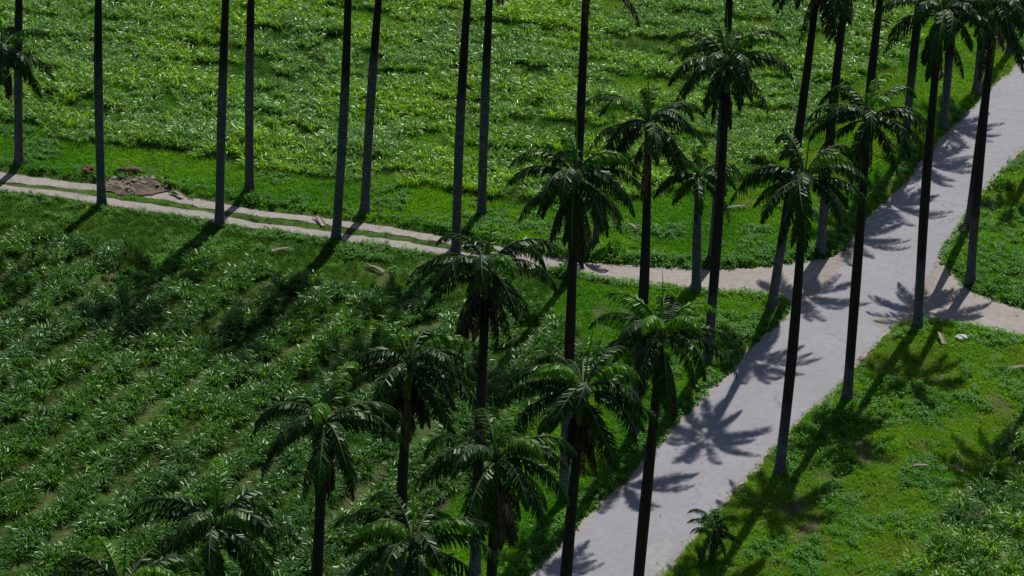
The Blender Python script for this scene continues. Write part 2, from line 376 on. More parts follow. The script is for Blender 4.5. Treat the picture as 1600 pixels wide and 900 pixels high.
# ------------------------------------------------------------------ plants: sources
def blade(mb, base, az, lean, L, wd, droop, mi=0, seg=4):
    ca_, sa = math.cos(az), math.sin(az); el = math.pi / 2 - lean; p = Vector(base); pts = [p.copy()]
    for i in range(seg):
        d = Vector((math.cos(el) * ca_, math.cos(el) * sa, math.sin(el))); p = p + d * (L / seg); pts.append(p.copy()); el -= droop / seg * (0.5 + i * .5)
    tw = random.uniform(-.6, .6); side = Vector((-sa, ca_, 0)) * math.cos(tw) + Vector((0, 0, 1)) * math.sin(tw)
    mb.ribbon(pts, [wd * f for f in ([.6, 1, .85, .5][:seg] if seg == 4 else [.8, 1, .6][:seg])], side, mi)
def clump_mesh(name, m, n, L, wd, spread=.22, droop=2.2):
    mb = MB()
    for _ in range(n):
        a = random.uniform(0, 6.283); r = spread * random.random() ** .5
        blade(mb, (r * math.cos(a), r * math.sin(a), -.05 + random.uniform(0, .25) * L), a + random.gauss(0, .5), random.uniform(.08, .75), L * random.uniform(.6, 1.1), wd * random.uniform(.7, 1.2), droop * random.uniform(.6, 1.25))
    return mb.data(name, [m])
def weed_mesh(name, m, n, L):
    mb = MB()
    for _ in range(n):
        a = random.uniform(0, 6.283); r = .16 * random.random() ** .5; h = random.uniform(.02, L); p = Vector((r * math.cos(a), r * math.sin(a), h)); a2 = a + random.gauss(0, .8)
        d = Vector((math.cos(a2), math.sin(a2), random.uniform(-.3, .7))).normalized(); s = d.cross(Vector((0, 0, 1))).normalized()
        l = random.uniform(.08, .15); mb.ribbon([p, p + d * l * .5, p + d * l + Vector((0, 0, -.03))], [.02, l * .36], s)
    return mb.data(name, [m])
CL = [clump_mesh("grass_clump", M_cane, 72, random.uniform(.95, 1.2), .034, .36, 2.6) for _ in range(6)]
CLP = [clump_mesh("pale_grass_clump", M_cane_pale, 64, random.uniform(.95, 1.2), .036, .36, 2.5) for _ in range(5)]
TU = [clump_mesh("grass_tuft", M_grass, 16, .34, .014, .14, 1.8) for _ in range(3)]
TD = [clump_mesh("yellow_grass_tuft", M_grass_dry, 16, .30, .013, .14, 1.8) for _ in range(2)]
TM = [clump_mesh("dull_grass_tuft", M_grass_dull, 16, .32, .014, .14, 1.8) for _ in range(3)]
WE = [weed_mesh("weed_tuft", M_weed, 22, .28) for _ in range(3)]

def scatter(name, pts, src_meshes, label, cat, smin, smax, carriers=None, size=None):
    """one object of stuff: src meshes instanced on the points"""
    me = bpy.data.meshes.new(name); me.from_pydata([tuple(p) for p in pts], [], [])
    n = len(pts)
    a = me.attributes.new("turn", 'FLOAT_VECTOR', 'POINT')
    a.data.foreach_set("vector", np.stack([np.random.normal(0, .1, n), np.random.normal(0, .1, n), np.random.rand(n) * 6.283], -1).ravel())
    a = me.attributes.new("size", 'FLOAT', 'POINT'); a.data.foreach_set("value", smin + (smax - smin) * np.random.rand(n) if size is None else size * (.85 + .3 * np.random.rand(n)))
    o = tag(link(name, me), label, cat, kind="stuff")
    g = bpy.data.node_groups.new(name + "_scatter", 'GeometryNodeTree')
    g.interface.new_socket("Geometry", in_out='INPUT', socket_type='NodeSocketGeometry'); g.interface.new_socket("Geometry", in_out='OUTPUT', socket_type='NodeSocketGeometry')
    gi, go = g.nodes.new("NodeGroupInput"), g.nodes.new("NodeGroupOutput")
    ip = g.nodes.new("GeometryNodeInstanceOnPoints"); j = g.nodes.new("GeometryNodeJoinGeometry")
    for s in carriers:
        oi = g.nodes.new("GeometryNodeObjectInfo"); oi.inputs["Object"].default_value = s; oi.inputs["As Instance"].default_value = True
        g.links.new(oi.outputs["Geometry"], j.inputs[0])
    g.links.new(gi.outputs[0], ip.inputs["Points"]); g.links.new(j.outputs[0], ip.inputs["Instance"]); ip.inputs["Pick Instance"].default_value = True
    for nm, sock, ty in (("turn", "Rotation", 'FLOAT_VECTOR'), ("size", "Scale", 'FLOAT')):
        na = g.nodes.new("GeometryNodeInputNamedAttribute"); na.data_type = ty; na.inputs["Name"].default_value = nm
        g.links.new(na.outputs[0], ip.inputs[sock])
    g.links.new(ip.outputs[0], go.inputs[0])
    md = o.modifiers.new("scatter", 'NODES'); md.node_group = g
    return o
def lift(P, dz=0.0):
    P = np.asarray(P); return np.column_stack([P[:, 0], P[:, 1], height(P[:, 0], P[:, 1]) + dz])
def inview(P, m=40):
    q = project(np.column_stack([P[:, 0], P[:, 1], np.full(len(P), .4)])); return (q[:, 0] > -m) & (q[:, 0] < 1600 + m) & (q[:, 1] > -m) & (q[:, 1] < 900 + m)

# rows of cane grass -------------------------------------------------
def rows(polyg, a, b, gap, step, jit, skip):
    A, B = ground_pt(*a)[:2], ground_pt(*b)[:2]; u = (B - A) / np.linalg.norm(B - A); v = np.array([-u[1], u[0]])
    lo, hi = polyg.min(0), polyg.max(0); c = (lo + hi) / 2; rad = np.linalg.norm(hi - lo) / 2; out = []
    for k, off in enumerate(np.arange(-rad, rad, gap)):
        t = -rad
        while t < rad:
            t += step * random.uniform(.6, 1.4); p = c + u * t + v * (off + random.gauss(0, jit)); out.append(p)
    P = np.array(out); P = P[(P[:, 0] > -46) & (P[:, 0] < 46) & (P[:, 1] > 96) & (P[:, 1] < 226)]
    P = P[inside(polyg, P[:, 0], P[:, 1])]
    return P[vnoise(P[:, 0], P[:, 1], 3.2) * .6 + vnoise(P[:, 0], P[:, 1], 1.3) * .4 > skip]
P_ll = rows(F_LL, (100, 785), (520, 450), 2.6, .30, .38, .20)
P_rb = rows(F_RB, (1480, 900), (1600, 740), 1.3, .6, .25, .22)
P_up = rows(F_UP, (0, 120), (700, 190), 1.75, .46, .34, .30)

bandn = vnoise(P_up[:, 0] * .28, P_up[:, 1] + .22 * P_up[:, 0], 1.5) * .6 + vnoise(P_up[:, 0], P_up[:, 1], 4.0) * .4
P_up = P_up[bandn > .33]; bandn = bandn[bandn > .33]
near_i = np.where(inview(P_ll, 10))[0]
dist = np.linalg.norm(np.column_stack([P_ll[near_i], np.zeros(len(near_i))]) - CP, axis=1)
pick = near_i[np.argsort(dist)[:300]]
singles = []
Z = lift(P_ll[pick])
for i, p in enumerate(Z):
    o = link("grass_clump", CL[i % len(CL)]); o.location = p; s = random.uniform(.68, 1.12); o.scale = (s, s, s * random.uniform(.85, 1.1)); o.rotation_euler = (random.gauss(0, .08), random.gauss(0, .08), random.uniform(0, 6.28))
    tag(o, "dark green long leaved grass clump in the near rows of the left field", "grass clump", "grass clumps in the near field rows"); singles.append(o)
rest = np.ones(len(P_ll), bool); rest[pick] = False
scatter("field_grass", lift(np.concatenate([P_ll[rest]])), CL, "dark green rows of long leaved grass left of the road", "grass", .68, 1.12, singles[:6])
def first(name, meshes, px, label, cat):
    out = []
    for m, q in zip(meshes, px):
        g = ground_pt(*q)[:2]; p = lift([g])[0]; o = link(name, m); o.location = p; tag(o, label, cat, kind="stuff"); out.append(o)
    return out
S_p = first("pale_field_grass", CLP, [(300, 180), (450, 120), (620, 230), (820, 60), (1030, 120)], "pale green long leaved grass of the far field", "grass")
scatter("pale_field_grass", lift(P_up), CLP, "pale green tussocks covering the far field beyond the dirt track", "grass", .6, 1.15, S_p, .62 + .95 * (bandn - .3))
scatter("corner_field_grass", lift(P_rb), CLP, "pale green long leaved grass in the bottom right corner", "grass", .6, 1.05, S_p[:3] + singles[:3])

# short turf ------------------------------------------------------------
nP = 270000
Q = np.column_stack([np.random.uniform(-38, 40, nP), np.random.uniform(108, 216, nP)])
Q = Q[inview(Q, 60)]
qd = road_mask(Q[:, 0], Q[:, 1]); qz = zones_of(Q[:, 0], Q[:, 1])
qp = project(np.column_stack([Q, np.zeros(len(Q))]))
rnd = np.random.rand(len(Q))
fray = .06 - .34 * vnoise(Q[:, 0], Q[:, 1], .7) * vnoise(Q[:, 0], Q[:, 1], 2.1) * 1.6
track = (qp[:, 0] < 830) & (qp[:, 1] > 225) & (qp[:, 1] < 440)
fray = np.where(track, fray + .03, fray)
ok = qd > fray
isright = (qp[:, 0] > 1000 + (900 - qp[:, 1]) * .95); dryz = (isright & (qp[:, 1] > 470)) | ((qp[:, 0] > 1150) & (qp[:, 1] < 330))
pat = vnoise(Q[:, 0], Q[:, 1], 2.4) * .65 + vnoise(Q[:, 0], Q[:, 1], .8) * .35
ok &= np.random.rand(len(Q)) > .92 * bare_of(Q[:, 0], Q[:, 1])
verge = ok & (qz == 0)
inf = ok & (qz > 0) & (((qz == 2) & (rnd < .62)) | ((qz != 2) & (pat < .62) & (rnd < .62)))
dull = (inf & (qz == 1)) | (inf & (qz == 2) & (vnoise(Q[:, 0] * .3, Q[:, 1] + .22 * Q[:, 0], 2.2) < .56)) | verge & (qp[:, 0] < 930) & (qp[:, 1] > 300 + .1 * qp[:, 0]) & (qp[:, 0] * .85 + qp[:, 1] < 1210)
S_g = first("turf_grass", TU, [(450, 400), (1010, 380), (1150, 520)], "short green verge grass", "grass")
S_d = first("yellow_turf_grass", TD, [(1420, 620), (1500, 600)], "short yellowish verge grass", "grass")
S_m = first("dull_turf_grass", TM, [(300, 380), (500, 420), (80, 340)], "dull green short verge grass below the track", "grass")
S_w = first("weed_cover", WE, [(1560, 420), (1450, 700), (300, 310)], "low leafy weeds", "weeds")
a_d = verge & dryz & (pat > .5) & (rnd < .7)
a_w = verge & ~a_d & (((isright) & (rnd < .24)) | (~isright & ~track & (qd < 1.0) & (rnd < .5)) | (track & (qd > .5) & (qd < 1.6) & (rnd < .25)) | (~isright & (pat > .6) & (rnd < .4)))
a_g = verge & ~a_d & ~a_w & (rnd < .9)
lowp = (qd < .45) & track
yel = inf & (qz == 2) & (qp[:, 0] > 820) & (vnoise(Q[:, 0] * .4, Q[:, 1] + .2 * Q[:, 0], 2.4) > .5)
scatter("dull_turf_grass", lift(Q[(a_g | inf) & dull & ~yel], -.02 - .13 * lowp[(a_g | inf) & dull & ~yel]), TU, "dull green short grass of the verge below the dirt track", "grass", .45, 1.1, S_m)
scatter("turf_grass", lift(Q[((a_g | inf) & ~dull) & ~yel], -.02 - .13 * lowp[((a_g | inf) & ~dull) & ~yel]), TU, "short green grass on the verges and between the field rows", "grass", .5, 1.2, S_g)
scatter("yellow_turf_grass", lift(Q[a_d | yel], -.02), TD, "yellowish short grass on the verges beside the road", "grass", .5, 1.15, S_d)
scatter("weed_cover", lift(Q[a_w & ~lowp], -.02), WE, "low leafy weeds along the road and track edges", "weeds", .6, 1.3, S_w)

# ------------------------------------------------------------------ royal palms
def frond_mesh(name, L, e0, droop, mats, n=74, dead=False, lw=.036):
    mb = MB(); seg = 14; pts = []; dirs = []; p = Vector((.10, 0, 0)); sway = random.uniform(-.25, .25); yaw = 0
    for i in range(seg + 1):
        t = i / seg; el = e0 - droop * t ** 1.25; yaw = sway * t * t
        d = Vector((math.cos(el) * math.cos(yaw), math.cos(el) * math.sin(yaw), math.sin(el))); pts.append(p.copy()); dirs.append(d); p = p + d * (L / seg)
    mb.tube(pts, [.055 * (1 - .88 * (i / seg)) for i in range(seg + 1)], 4, 1, False)
    for k in range(n):
        for sd in (-1, 1):
            t = .14 + .86 * (k + random.uniform(-.4, .4)) / n; t = min(max(t, .1), .995); f = t * seg; i = min(int(f), seg - 1); u = f - i
            q = pts[i].lerp(pts[i + 1], u); d = dirs[i].lerp(dirs[i + 1], u).normalized(); s = d.cross(Vector((0, 0, 1)))
            s = s.normalized() if s.length > .05 else Vector((0, 1, 0)); upv = s.cross(d)
            ll = (.42 + .58 * math.sin(math.pi * min(1, .12 + t * .8)) ** .8) * (1 - .55 * max(0, (t - .75) / .25)) * .78 * random.uniform(.82, 1.1)
            tilt = random.choice((-1.1, -.75, -.35)) + random.gauss(0, .12)
            if dead: tilt = random.uniform(-1.4, -.5); ll *= .8
            fwd = random.uniform(.45, .75) + .5 * t ** 3
            v = (s * sd * math.cos(tilt) * math.cos(fwd) + upv * math.sin(tilt) * math.cos(fwd) + d * math.sin(fwd)).normalized()
            g = Vector((0, 0, -1)); v2 = (v + g * (.9 if not dead else 1.6)).normalized()
            ws = v.cross(upv if abs(v.dot(upv)) < .9 else d).normalized(); ws = (ws + random.uniform(-.5, .5) * upv).normalized()
            mb.ribbon([q, q + v * ll * .5, q + v * ll * .5 + v2 * ll * .5], [lw * .6, lw], ws, 0)
    return mb.data(name, mats)
FR = {}
MG = [M_frond, M_rachis]
def variants(L, e0, dr, mats, k, **kw): return [frond_mesh("frond", L * random.uniform(.94, 1.06), e0 + random.uniform(-.08, .08), dr * random.uniform(.92, 1.1), mats, **kw) for _ in range(k)]
FR['new'] = variants(3.3, R(74), R(120), [M_frond_new, M_rachis], 3)
FR['up'] = variants(3.8, R(54), R(128), MG, 5)
FR['mid'] = variants(4.0, R(34), R(114), MG, 6)
FR['out'] = variants(3.8, R(14), R(90), MG, 5)
FR['low'] = variants(3.7, R(-20), R(66), MG, 3)
M_old = plain('old_frond', (.012, .018, .006), (.04, .034, .016), 3, .7)
FR['hang'] = variants(3.3, R(-50), R(42), [M_old, M_dead], 4, lw=.04)
FR['dead'] = variants(2.9, R(-66), R(24), [M_dead, M_dead], 3, dead=True)
DANGLE = frond_mesh('frond', 4.4, R(-8), R(82), [M_dead, M_dead], dead=True)
def spear_mesh():
    mb = MB(); mb.tube([(0, 0, 0), (.02, 0, 1.0), (.06, .02, 2.2), (.12, .03, 3.1)], [.045, .04, .028, .006], 5, 0); return mb.data("spear_leaf", [M_frond_new], True)
SPEAR = spear_mesh()
def flower_mesh():
    mb = MB()
    for _ in range(26):
        a = random.uniform(-.7, .7); l = random.uniform(.5, .95); b = random.uniform(.2, .7)
        mb.ribbon([(.05, 0, 0), (.3 + b * l * .5, math.sin(a) * l * .4, .02 - l * .2), (.3 + b * l * .8, math.sin(a) * l * .7, -l * .95)], [.02, .018], Vector((0, 1, 0)))
    mb.tube([(0, 0, 0), (.2, 0, .04), (.4, 0, -.06)], [.04, .035, .02], 5, 0); return mb.data("flower_stalk", [M_flower])
FLOWER = flower_mesh()

def palm(base, crown, label, group="royal palms lining the avenues", size=1.0, dead=1, nfr=20, seed=0, shaft=1.7, flowers=1, rad=1.0, spear=True, new=2, dangle=None, skirt=1, grey=4.0):
    rs = random.Random(seed * 77 + 5); nfr = max(6, nfr + rs.choice((-3, -2, 0, 1, 2))); B, P = crown_pt(base, crown)
    bz = float(height(np.array([B[0]]), np.array([B[1]]))[0]); root = link("royal_palm", None); root.location = (B[0], B[1], bz - .05)
    tag(root, label, "palm tree", group)
    top = Vector((P[0] - B[0], 0, P[2] - bz + .05)); H = top.z; sh = min(shaft * size, H * .3); ph = rs.uniform(0, 6.28); dy = rs.uniform(-.25, .25) * H / 17
    bend = rs.uniform(-.16, .16) * H / 17
    def ctr(z):
        t = z / H; return Vector((top.x * t ** 1.15 + bend * math.sin(math.pi * t), dy * math.sin(math.pi * t * .9), z))
    H0 = H - sh; n = 22; zs = [0, .12, .3, .55, .9, 1.4] + [1.4 + (H0 - 1.4) * k / (n - 6) for k in range(1, n - 5)] if H0 > 3 else [H0 * k / 8 for k in range(9)]
    def rr(z):
        t = min(z / H0, 1.0); return rad * .86 * (.20 + .12 * math.exp(-z / .45) * (1 if H0 > 3 else .5) + .105 * (1 - t) ** .55 + .035 * math.exp(-((t - .5) / .22) ** 2))
    mb = MB(); mb.tube([ctr(z) for z in zs], [rr(z) for z in zs], 12, 0, True, lambda i, k: 1 + .05 * math.sin(k * 1.7 + ph) * (1 if i < 4 else .35))
    tk = link("trunk", mb.data("trunk", [M_trunk], True), root); g_ = max(.5, grey + rs.uniform(-1.5, 1.5)) / 20; tk.color = (g_, g_, g_, 1)
    mb = MB(); sz = [H0 - .05, H0 + sh * .12, H0 + sh * .35, H0 + sh * .7, H]; r0 = rr(H0)
    mb.tube([ctr(z) for z in sz], [r0 * 1.02, r0 * 1.22, r0 * 1.12, r0 * .85, r0 * .5], 10, 0)
    link("crownshaft", mb.data("crownshaft", [M_shaft], True), root)
    c = ctr(H)
    if spear:
        s = link("spear_leaf", SPEAR, root); s.location = c; s.rotation_euler = (rs.uniform(-.12, .12), rs.uniform(-.1, .12), rs.uniform(0, 6.28)); s.scale = (size,) * 3
    kinds = ['new'] * new; rest_ = nfr - new; dz = rs.uniform(-.06, .1); wind = (rs.gauss(.05, .05), rs.gauss(0, .05))
    kinds += ['up'] * int(rest_ * .28) + ['mid'] * int(rest_ * .34) + ['out'] * int(rest_ * .26); kinds += ['low'] * (nfr - len(kinds))
    az = rs.uniform(0, 6.28)
    for k, kd in enumerate(kinds):
        az += 2.39996 + rs.gauss(0, .16); m = rs.choice(FR[kd]); f = link("frond", m, root)
        f.location = c + Vector((0, 0, -.28 * k / len(kinds))); f.rotation_euler = (rs.gauss(0, .16), rs.gauss(0, .09), az); f.scale = (size * rs.uniform(.9, 1.08),) * 3
    for k in range(dead):
        f = link("dead_frond", rs.choice(FR['dead']), root); f.location = ctr(H0 + sh * rs.uniform(.1, .5)); f.rotation_euler = (rs.gauss(0, .1), rs.uniform(0, .25), rs.uniform(0, 6.28)); f.scale = (size * rs.uniform(.75, 1.05), size * .8, size * rs.uniform(.8, 1.05))
    for k in range(skirt):
        f = link("frond", rs.choice(FR['hang']), root); f.location = ctr(H0 + sh * rs.uniform(.3, .75)); f.rotation_euler = (rs.gauss(0, .12), rs.uniform(-.05, .3), rs.uniform(0, 6.28)); f.scale = (size * rs.uniform(.7, 1), size * .8, size * rs.uniform(.8, 1.1)); f['label'] = 'withered hanging frond'
    if dangle:
        f = link("dead_frond", DANGLE, root); f.location = ctr(H0 + .1); f.rotation_euler = (0, 0, dangle[0]); f.scale = (dangle[1],) * 3
    for k in range(flowers):
        f = link("flower_stalk", FLOWER, root); f.location = ctr(H0 - .05); f.rotation_euler = (0, 0, rs.uniform(0, 6.28)); f.scale = (size * rs.uniform(.9, 1.3),) * 3
    return root

PALMS = [
 # right row of the road, far to near
 ((1515, 445), (1556, 8), "tall palm standing at the corner tip of grass right of the road fork", {}),
 ((1513, 360), (1562, -14), "tall palm just behind the corner palm, beside the small round sign", {}),
 ((1433, 518), (1472, 15), "tall palm at the right verge tip below the side road, brown skirt under its crown", dict(skirt=6, dead=3)),
 ((1323, 628), (1358, 180), "palm on the right road edge with crown overlapping the far left verge", dict(dead=1)),
 ((1217, 745), (1258, 275), "lowest palm whose foot shows on the right verge, thin dark trunk crossing the road", dict(dead=1)),
 ((990, 990), (1035, 522), "palm with bright yellow green new leaves, trunk crossing the near road", dict(skirt=4, dead=2, new=4, nfr=17)),
 ((870, 1112), (912, 605), "palm at bottom centre with wide crown and pale flower stalks over a brown skirt", dict(skirt=7, dead=4, flowers=2)),
 ((748, 1240), (775, 715), "palm at lower centre with long dead brown fronds hanging below its crown", dict(skirt=6, dead=4, flowers=2)),
 ((622, 1385), (645, 850), "palm whose crown is cut by the bottom edge left of the road", dict(dead=1)),
 # left row of the road, near to far
 ((185, 1450), (192, 925), "palm of which only the top fronds rise over the bottom left edge", dict(dead=0)),
 ((330, 1310), (335, 818), "leftmost whole palm crown near the bottom edge above the field", dict(dead=1)),
 ((487, 1165), (508, 655), "palm at lower left with brown broken fronds hanging under its crown", dict(skirt=3, dead=3)),
 ((620, 1035), (640, 568), "palm above the field with a dark dead frond hanging left of its trunk", dict(skirt=5, dead=2)),
 ((742, 905), (762, 412), "palm left of centre whose crown overlaps the dirt track", dict(skirt=5, dead=2)),
 ((880, 788), (900, 272), "centre palm with broad crown in front of the small young palm", dict(skirt=5, dead=3)),
 ((990, 685), (1013, 188), "palm with crown over the far field right of centre, pale foot beside the road", dict(dead=1, flowers=2)),
 ((1105, 572), (1137, 95), "palm with the highest whole crown, standing on the left verge with pale grey foot", dict(dead=2)),
 ((1205, 485), (1280, -42), "strongly leaning palm at the grass tip where dirt path meets road", {}),
 ((1282, 398), (1329, -72), "palm at the far side of the dirt path mouth beside the road", dict(dead=2)),
 ((1345, 320), (1388, -100), "palm on the far left road verge, first beyond the path mouth palm", {}),
 ((1412, 245), (1452, -150), "palm on the far left road verge, second beyond the path mouth palm", {}),
 ((1473, 203), (1505, -170), "palm on the far left road verge, third beyond the path mouth palm", {}),
 ((1525, 147), (1555, -220), "palm on the far left road verge, fourth beyond the path mouth palm", {}),
 ((1577, 88), (1598, -290), "farthest palm, in the top right corner left of the road", {}),
 # near row of the dirt track
 ((-30, 296), (4, 78), "short palm at the left edge with only its right fronds in view", dict(size=.95, nfr=18, dead=1)),
 ((159, 325), (155, -110), "bare straight trunk beside the heap of soil, near side of the track", {}),
 ((343, 357), (357, -100), "second trunk from the left on the near side of the track", {}),
 ((525, 380), (546, -100), "trunk on the near side of the track with pale lower half, third from left", {}),
 ((712, 408), (739, -112), "fourth trunk on the near side of the track, foot hidden by a crown", {}),
 ((893, 438), (918, -70), "palm on the near track side with one long dead frond dangling at the top", dict(dead=1, dangle=(.2, 1.0))),
 ((1087, 462), (1092, 272), "short stout palm with pale grey trunk at the near edge of the dirt path", dict(size=.86, nfr=14, dead=1, shaft=1.3)),
 # far row of the dirt track
 ((30, 262), (33, -130), "leftmost tall trunk on the far side of the track", {}),
 ((390, 302), (396, -120), "trunk on the far side of the track right of the soil heap", {}),
 ((570, 338), (602, -118), "leaning trunk on the far side of the track, third from left", {}),
 ((752, 342), (769, -92), "trunk on the far side of the track with dead frond hanging at the top edge", dict(dead=3, dangle=(3.0, .8))),
 ((930, 385), (938, 308), "very small young palm on the far side of the track behind a big crown", dict(size=.6, nfr=10, dead=1, shaft=.9, flowers=0, rad=.75, spear=False)),
 ((1113, 410), (1145, -98), "palm on the far side of the track with fronds hanging into the top edge", {}),
 # outside the right edge: their shadows lie in view
 ((1650, 560), (1700, 90), "palm beyond the right edge beside the side road, seen by its shadow", dict(dead=0)),
 ((1620, 258), (1650, 20), "palm beyond the right edge on the far corner, seen by its shadow", dict(dead=0, size=.85)),
]
for i, (b, c, lab, kw) in enumerate(PALMS): palm(b, c, lab, seed=i + 1, **{**dict(grey=3.0 if i < 9 else 4.5 if i < 24 else 8.5), **(dict(nfr=14, skirt=0, flowers=0) if i >= 25 else {}), **kw})


# ------------------------------------------------------------------ young palm in the right verge
def young_palm(px, label):
    g = lift([ground_pt(*px)[:2]])[0]; root = link("young_palm", None); root.location = g; tag(root, label, "young palm")
    mb = MB(); mb.tube([(0, 0, -.05), (.02, 0, .5), (.03, 0, 1.0), (.02, 0, 1.5)], [.10, .085, .08, .05], 8, 0); link("stem", mb.data("stem", [M_trunk], True), root)
    rs = random.Random(5)
    for k in range(16):
        kd = ['new', 'up', 'mid', 'out'][k % 4]; f = link("frond", rs.choice(FR[kd]), root); f.location = (.02, 0, 1.5 - .05 * k); f.rotation_euler = (rs.gauss(0, .1), rs.gauss(0, .1), k * 2.4); f.scale = (.44 * rs.uniform(.8, 1.15),) * 3
    mb = MB()
    for _ in range(190):
        a = rs.uniform(0, 6.28); z = rs.uniform(.7, 2.5); r = .30 * math.sin(min(1, (2.7 - z) / 1.2) * 1.5) * rs.uniform(.2, 1); p = Vector((r * math.cos(a), r * math.sin(a), z)); d = Vector((math.cos(a) + rs.gauss(0, .4), math.sin(a) + rs.gauss(0, .4), rs.uniform(-.4, .9))).normalized()
        l = rs.uniform(.14, .3); mb.ribbon([p, p + d * l * .5, p + d * l - Vector((0, 0, .04))], [.012, .035], d.cross(Vector((rs.gauss(0, .3), rs.gauss(0, .3), 1))).normalized())
    link("foliage", mb.data("foliage", [M_frond]), root)
    s = link("spear_leaf", SPEAR, root); s.location = (.02, 0, 1.4); s.scale = (.4,) * 3
young_palm((1112, 872), "small young palm replanted in the right verge near the bottom of the road")

# ------------------------------------------------------------------ leafy bushes
def bush(px, size, label, seed):
    rs = random.Random(seed); g = lift([ground_pt(*px)[:2]])[0]; root = link("leafy_bush", None); root.location = g; tag(root, label, "bush", "leafy bushes on the verges")
    mb = MB(); st = MB()
    for _ in range(9):
        a = rs.uniform(0, 6.28); d = Vector((math.cos(a) * .6, math.sin(a) * .6, rs.uniform(.5, 1))); st.tube([Vector((0, 0, -.05)), d * .4 * size, d * .75 * size], [.03 * size, .02 * size, .008 * size], 5, 0)
    for _ in range(420):
        v = Vector((rs.gauss(0, 1), rs.gauss(0, 1), abs(rs.gauss(0, .8)))).normalized(); lum = 1 + .35 * math.sin(v.x * 4 + seed) * math.cos(v.y * 5)
        p = v * size * rs.uniform(.5, .9) * lum; p.z = p.z * .85 + .05; d = (v + Vector((rs.gauss(0, .6), rs.gauss(0, .6), rs.gauss(-.2, .5)))).normalized()
        s = d.cross(Vector((rs.gauss(0, .4), rs.gauss(0, .4), 1))).normalized(); l = size * rs.uniform(.14, .26); mb.ribbon([p, p + d * l * .5, p + d * l], [l * .12, l * .34], s)
    link("stem", st.data("stem", [M_dead]), root); link("foliage", mb.data("foliage", [M_weed]), root)
bush((1562, 298), .8, "dark leafy bush on the far right verge at the picture edge", 1)
bush((1566, 452), .6, "small leafy bush on the right corner just above the side road", 2)
bush((880, 436), .7, "leafy bush at the near edge of the dirt path behind the centre palm trunk", 3)
bush((395, 318), .55, "low leafy bush beside the trunk right of the soil heap", 4)
bush((960, 398), .75, "leafy bush at the far edge of the path beside the small young palm", 5)

# ------------------------------------------------------------------ soil heap with stones
def heap():
    g = lift([ground_pt(215, 292)[:2]])[0]; root = link("soil_heap", None); root.location = (g[0], g[1], 0); tag(root, "brown heap of dug soil and broken stones beside the dirt track", "soil heap")
    n = 40; V = []; F = []; rs = random.Random(11)
    for j in range(n + 1):
        for i in range(n + 1):
            x = (i / n - .5) * 4.4; y = (j / n - .5) * 2.9; r = math.hypot(x / 2.1, y / 1.35) + .35 * (float(vnoise(np.array([x + 9.0]), np.array([y + 3.0]), .7)[0]) - .5); a = np.array([x + 40]); b_ = np.array([y + 20])
            h =   .42 * max(0, 1 - r ** 2.2) * (.12 + .8 * float(vnoise(a, b_, .8)[0]) + .4 * float(vnoise(a, b_, .3)[0])) - .03
            V.append((x, y, h + (.12 if r < 1.05 else -.1)))
    for j in range(n):
        for i in range(n): F.append((j * (n + 1) + i, j * (n + 1) + i + 1, (j + 1) * (n + 1) + i + 1, (j + 1) * (n + 1) + i))
    link("mound", mesh("mound", V, F, [M_soil]), root)
    st = []
    for k in range(4):
        bm = bmesh.new(); bmesh.ops.create_icosphere(bm, subdivisions=1, radius=1)
        for v in bm.verts: v.co *= rs.uniform(.7, 1.2); v.co.z *= .6
        me = bpy.data.meshes.new("stone"); bm.to_mesh(me); bm.free(); me.materials.append(M_stone); st.append(me)
    for k in range(44):
        a = rs.uniform(0, 6.28); r = rs.random() ** .6; x, y = 2.0 * r * math.cos(a), 1.3 * r * math.sin(a); aa, bb = np.array([x + 40]), np.array([y + 20])
        rr_ = math.hypot(x / 2.1, y / 1.35); h =   .42 * max(0, 1 - rr_ ** 2.2) * (.12 + .8 * float(vnoise(aa, bb, .8)[0]) + .4 * float(vnoise(aa, bb, .3)[0])) + .12
        o = link("stone", st[k % 4], root); o.location = (x, y, h); s = rs.uniform(.06, .19); o.scale = (s * rs.uniform(.9, 1.7), s, s * rs.uniform(.6, 1)); o.rotation_euler = (rs.uniform(-.5, .5), rs.uniform(-.5, .5), rs.uniform(0, 6.28))
    mb = MB(); mb.tube([(-1.55, 1.2, .25), (-1.2, 1.25, .42), (-.2, 1.35, .45), (.25, 1.3, .3)], [.12, .24, .22, .12], 9, 0, True, lambda i, k: 1 + .18 * math.sin(k * 2.3 + i)); link("rotten_log", mb.data("rotten_log", [M_dead], True), root)
heap()
def clay(px, label):
    g = lift([ground_pt(*px)[:2]])[0]; bm = bmesh.new(); bmesh.ops.create_icosphere(bm, subdivisions=3, radius=.42); rs = random.Random(3)
    for v in bm.verts:
        v.co *= 1 + .35 * math.sin(v.co.x * 9) * math.cos(v.co.y * 11) + rs.uniform(-.08, .08); v.co.z *= .6
    me = bpy.data.meshes.new("clay_lump"); bm.to_mesh(me); bm.free(); me.materials.append(M_clay); o = link("clay_lump", me); o.location = (g[0], g[1], g[2] + .1); tag(o, label, "clay lump")
clay((140, 275), "red brown lump of clay left of the trunk by the soil heap")

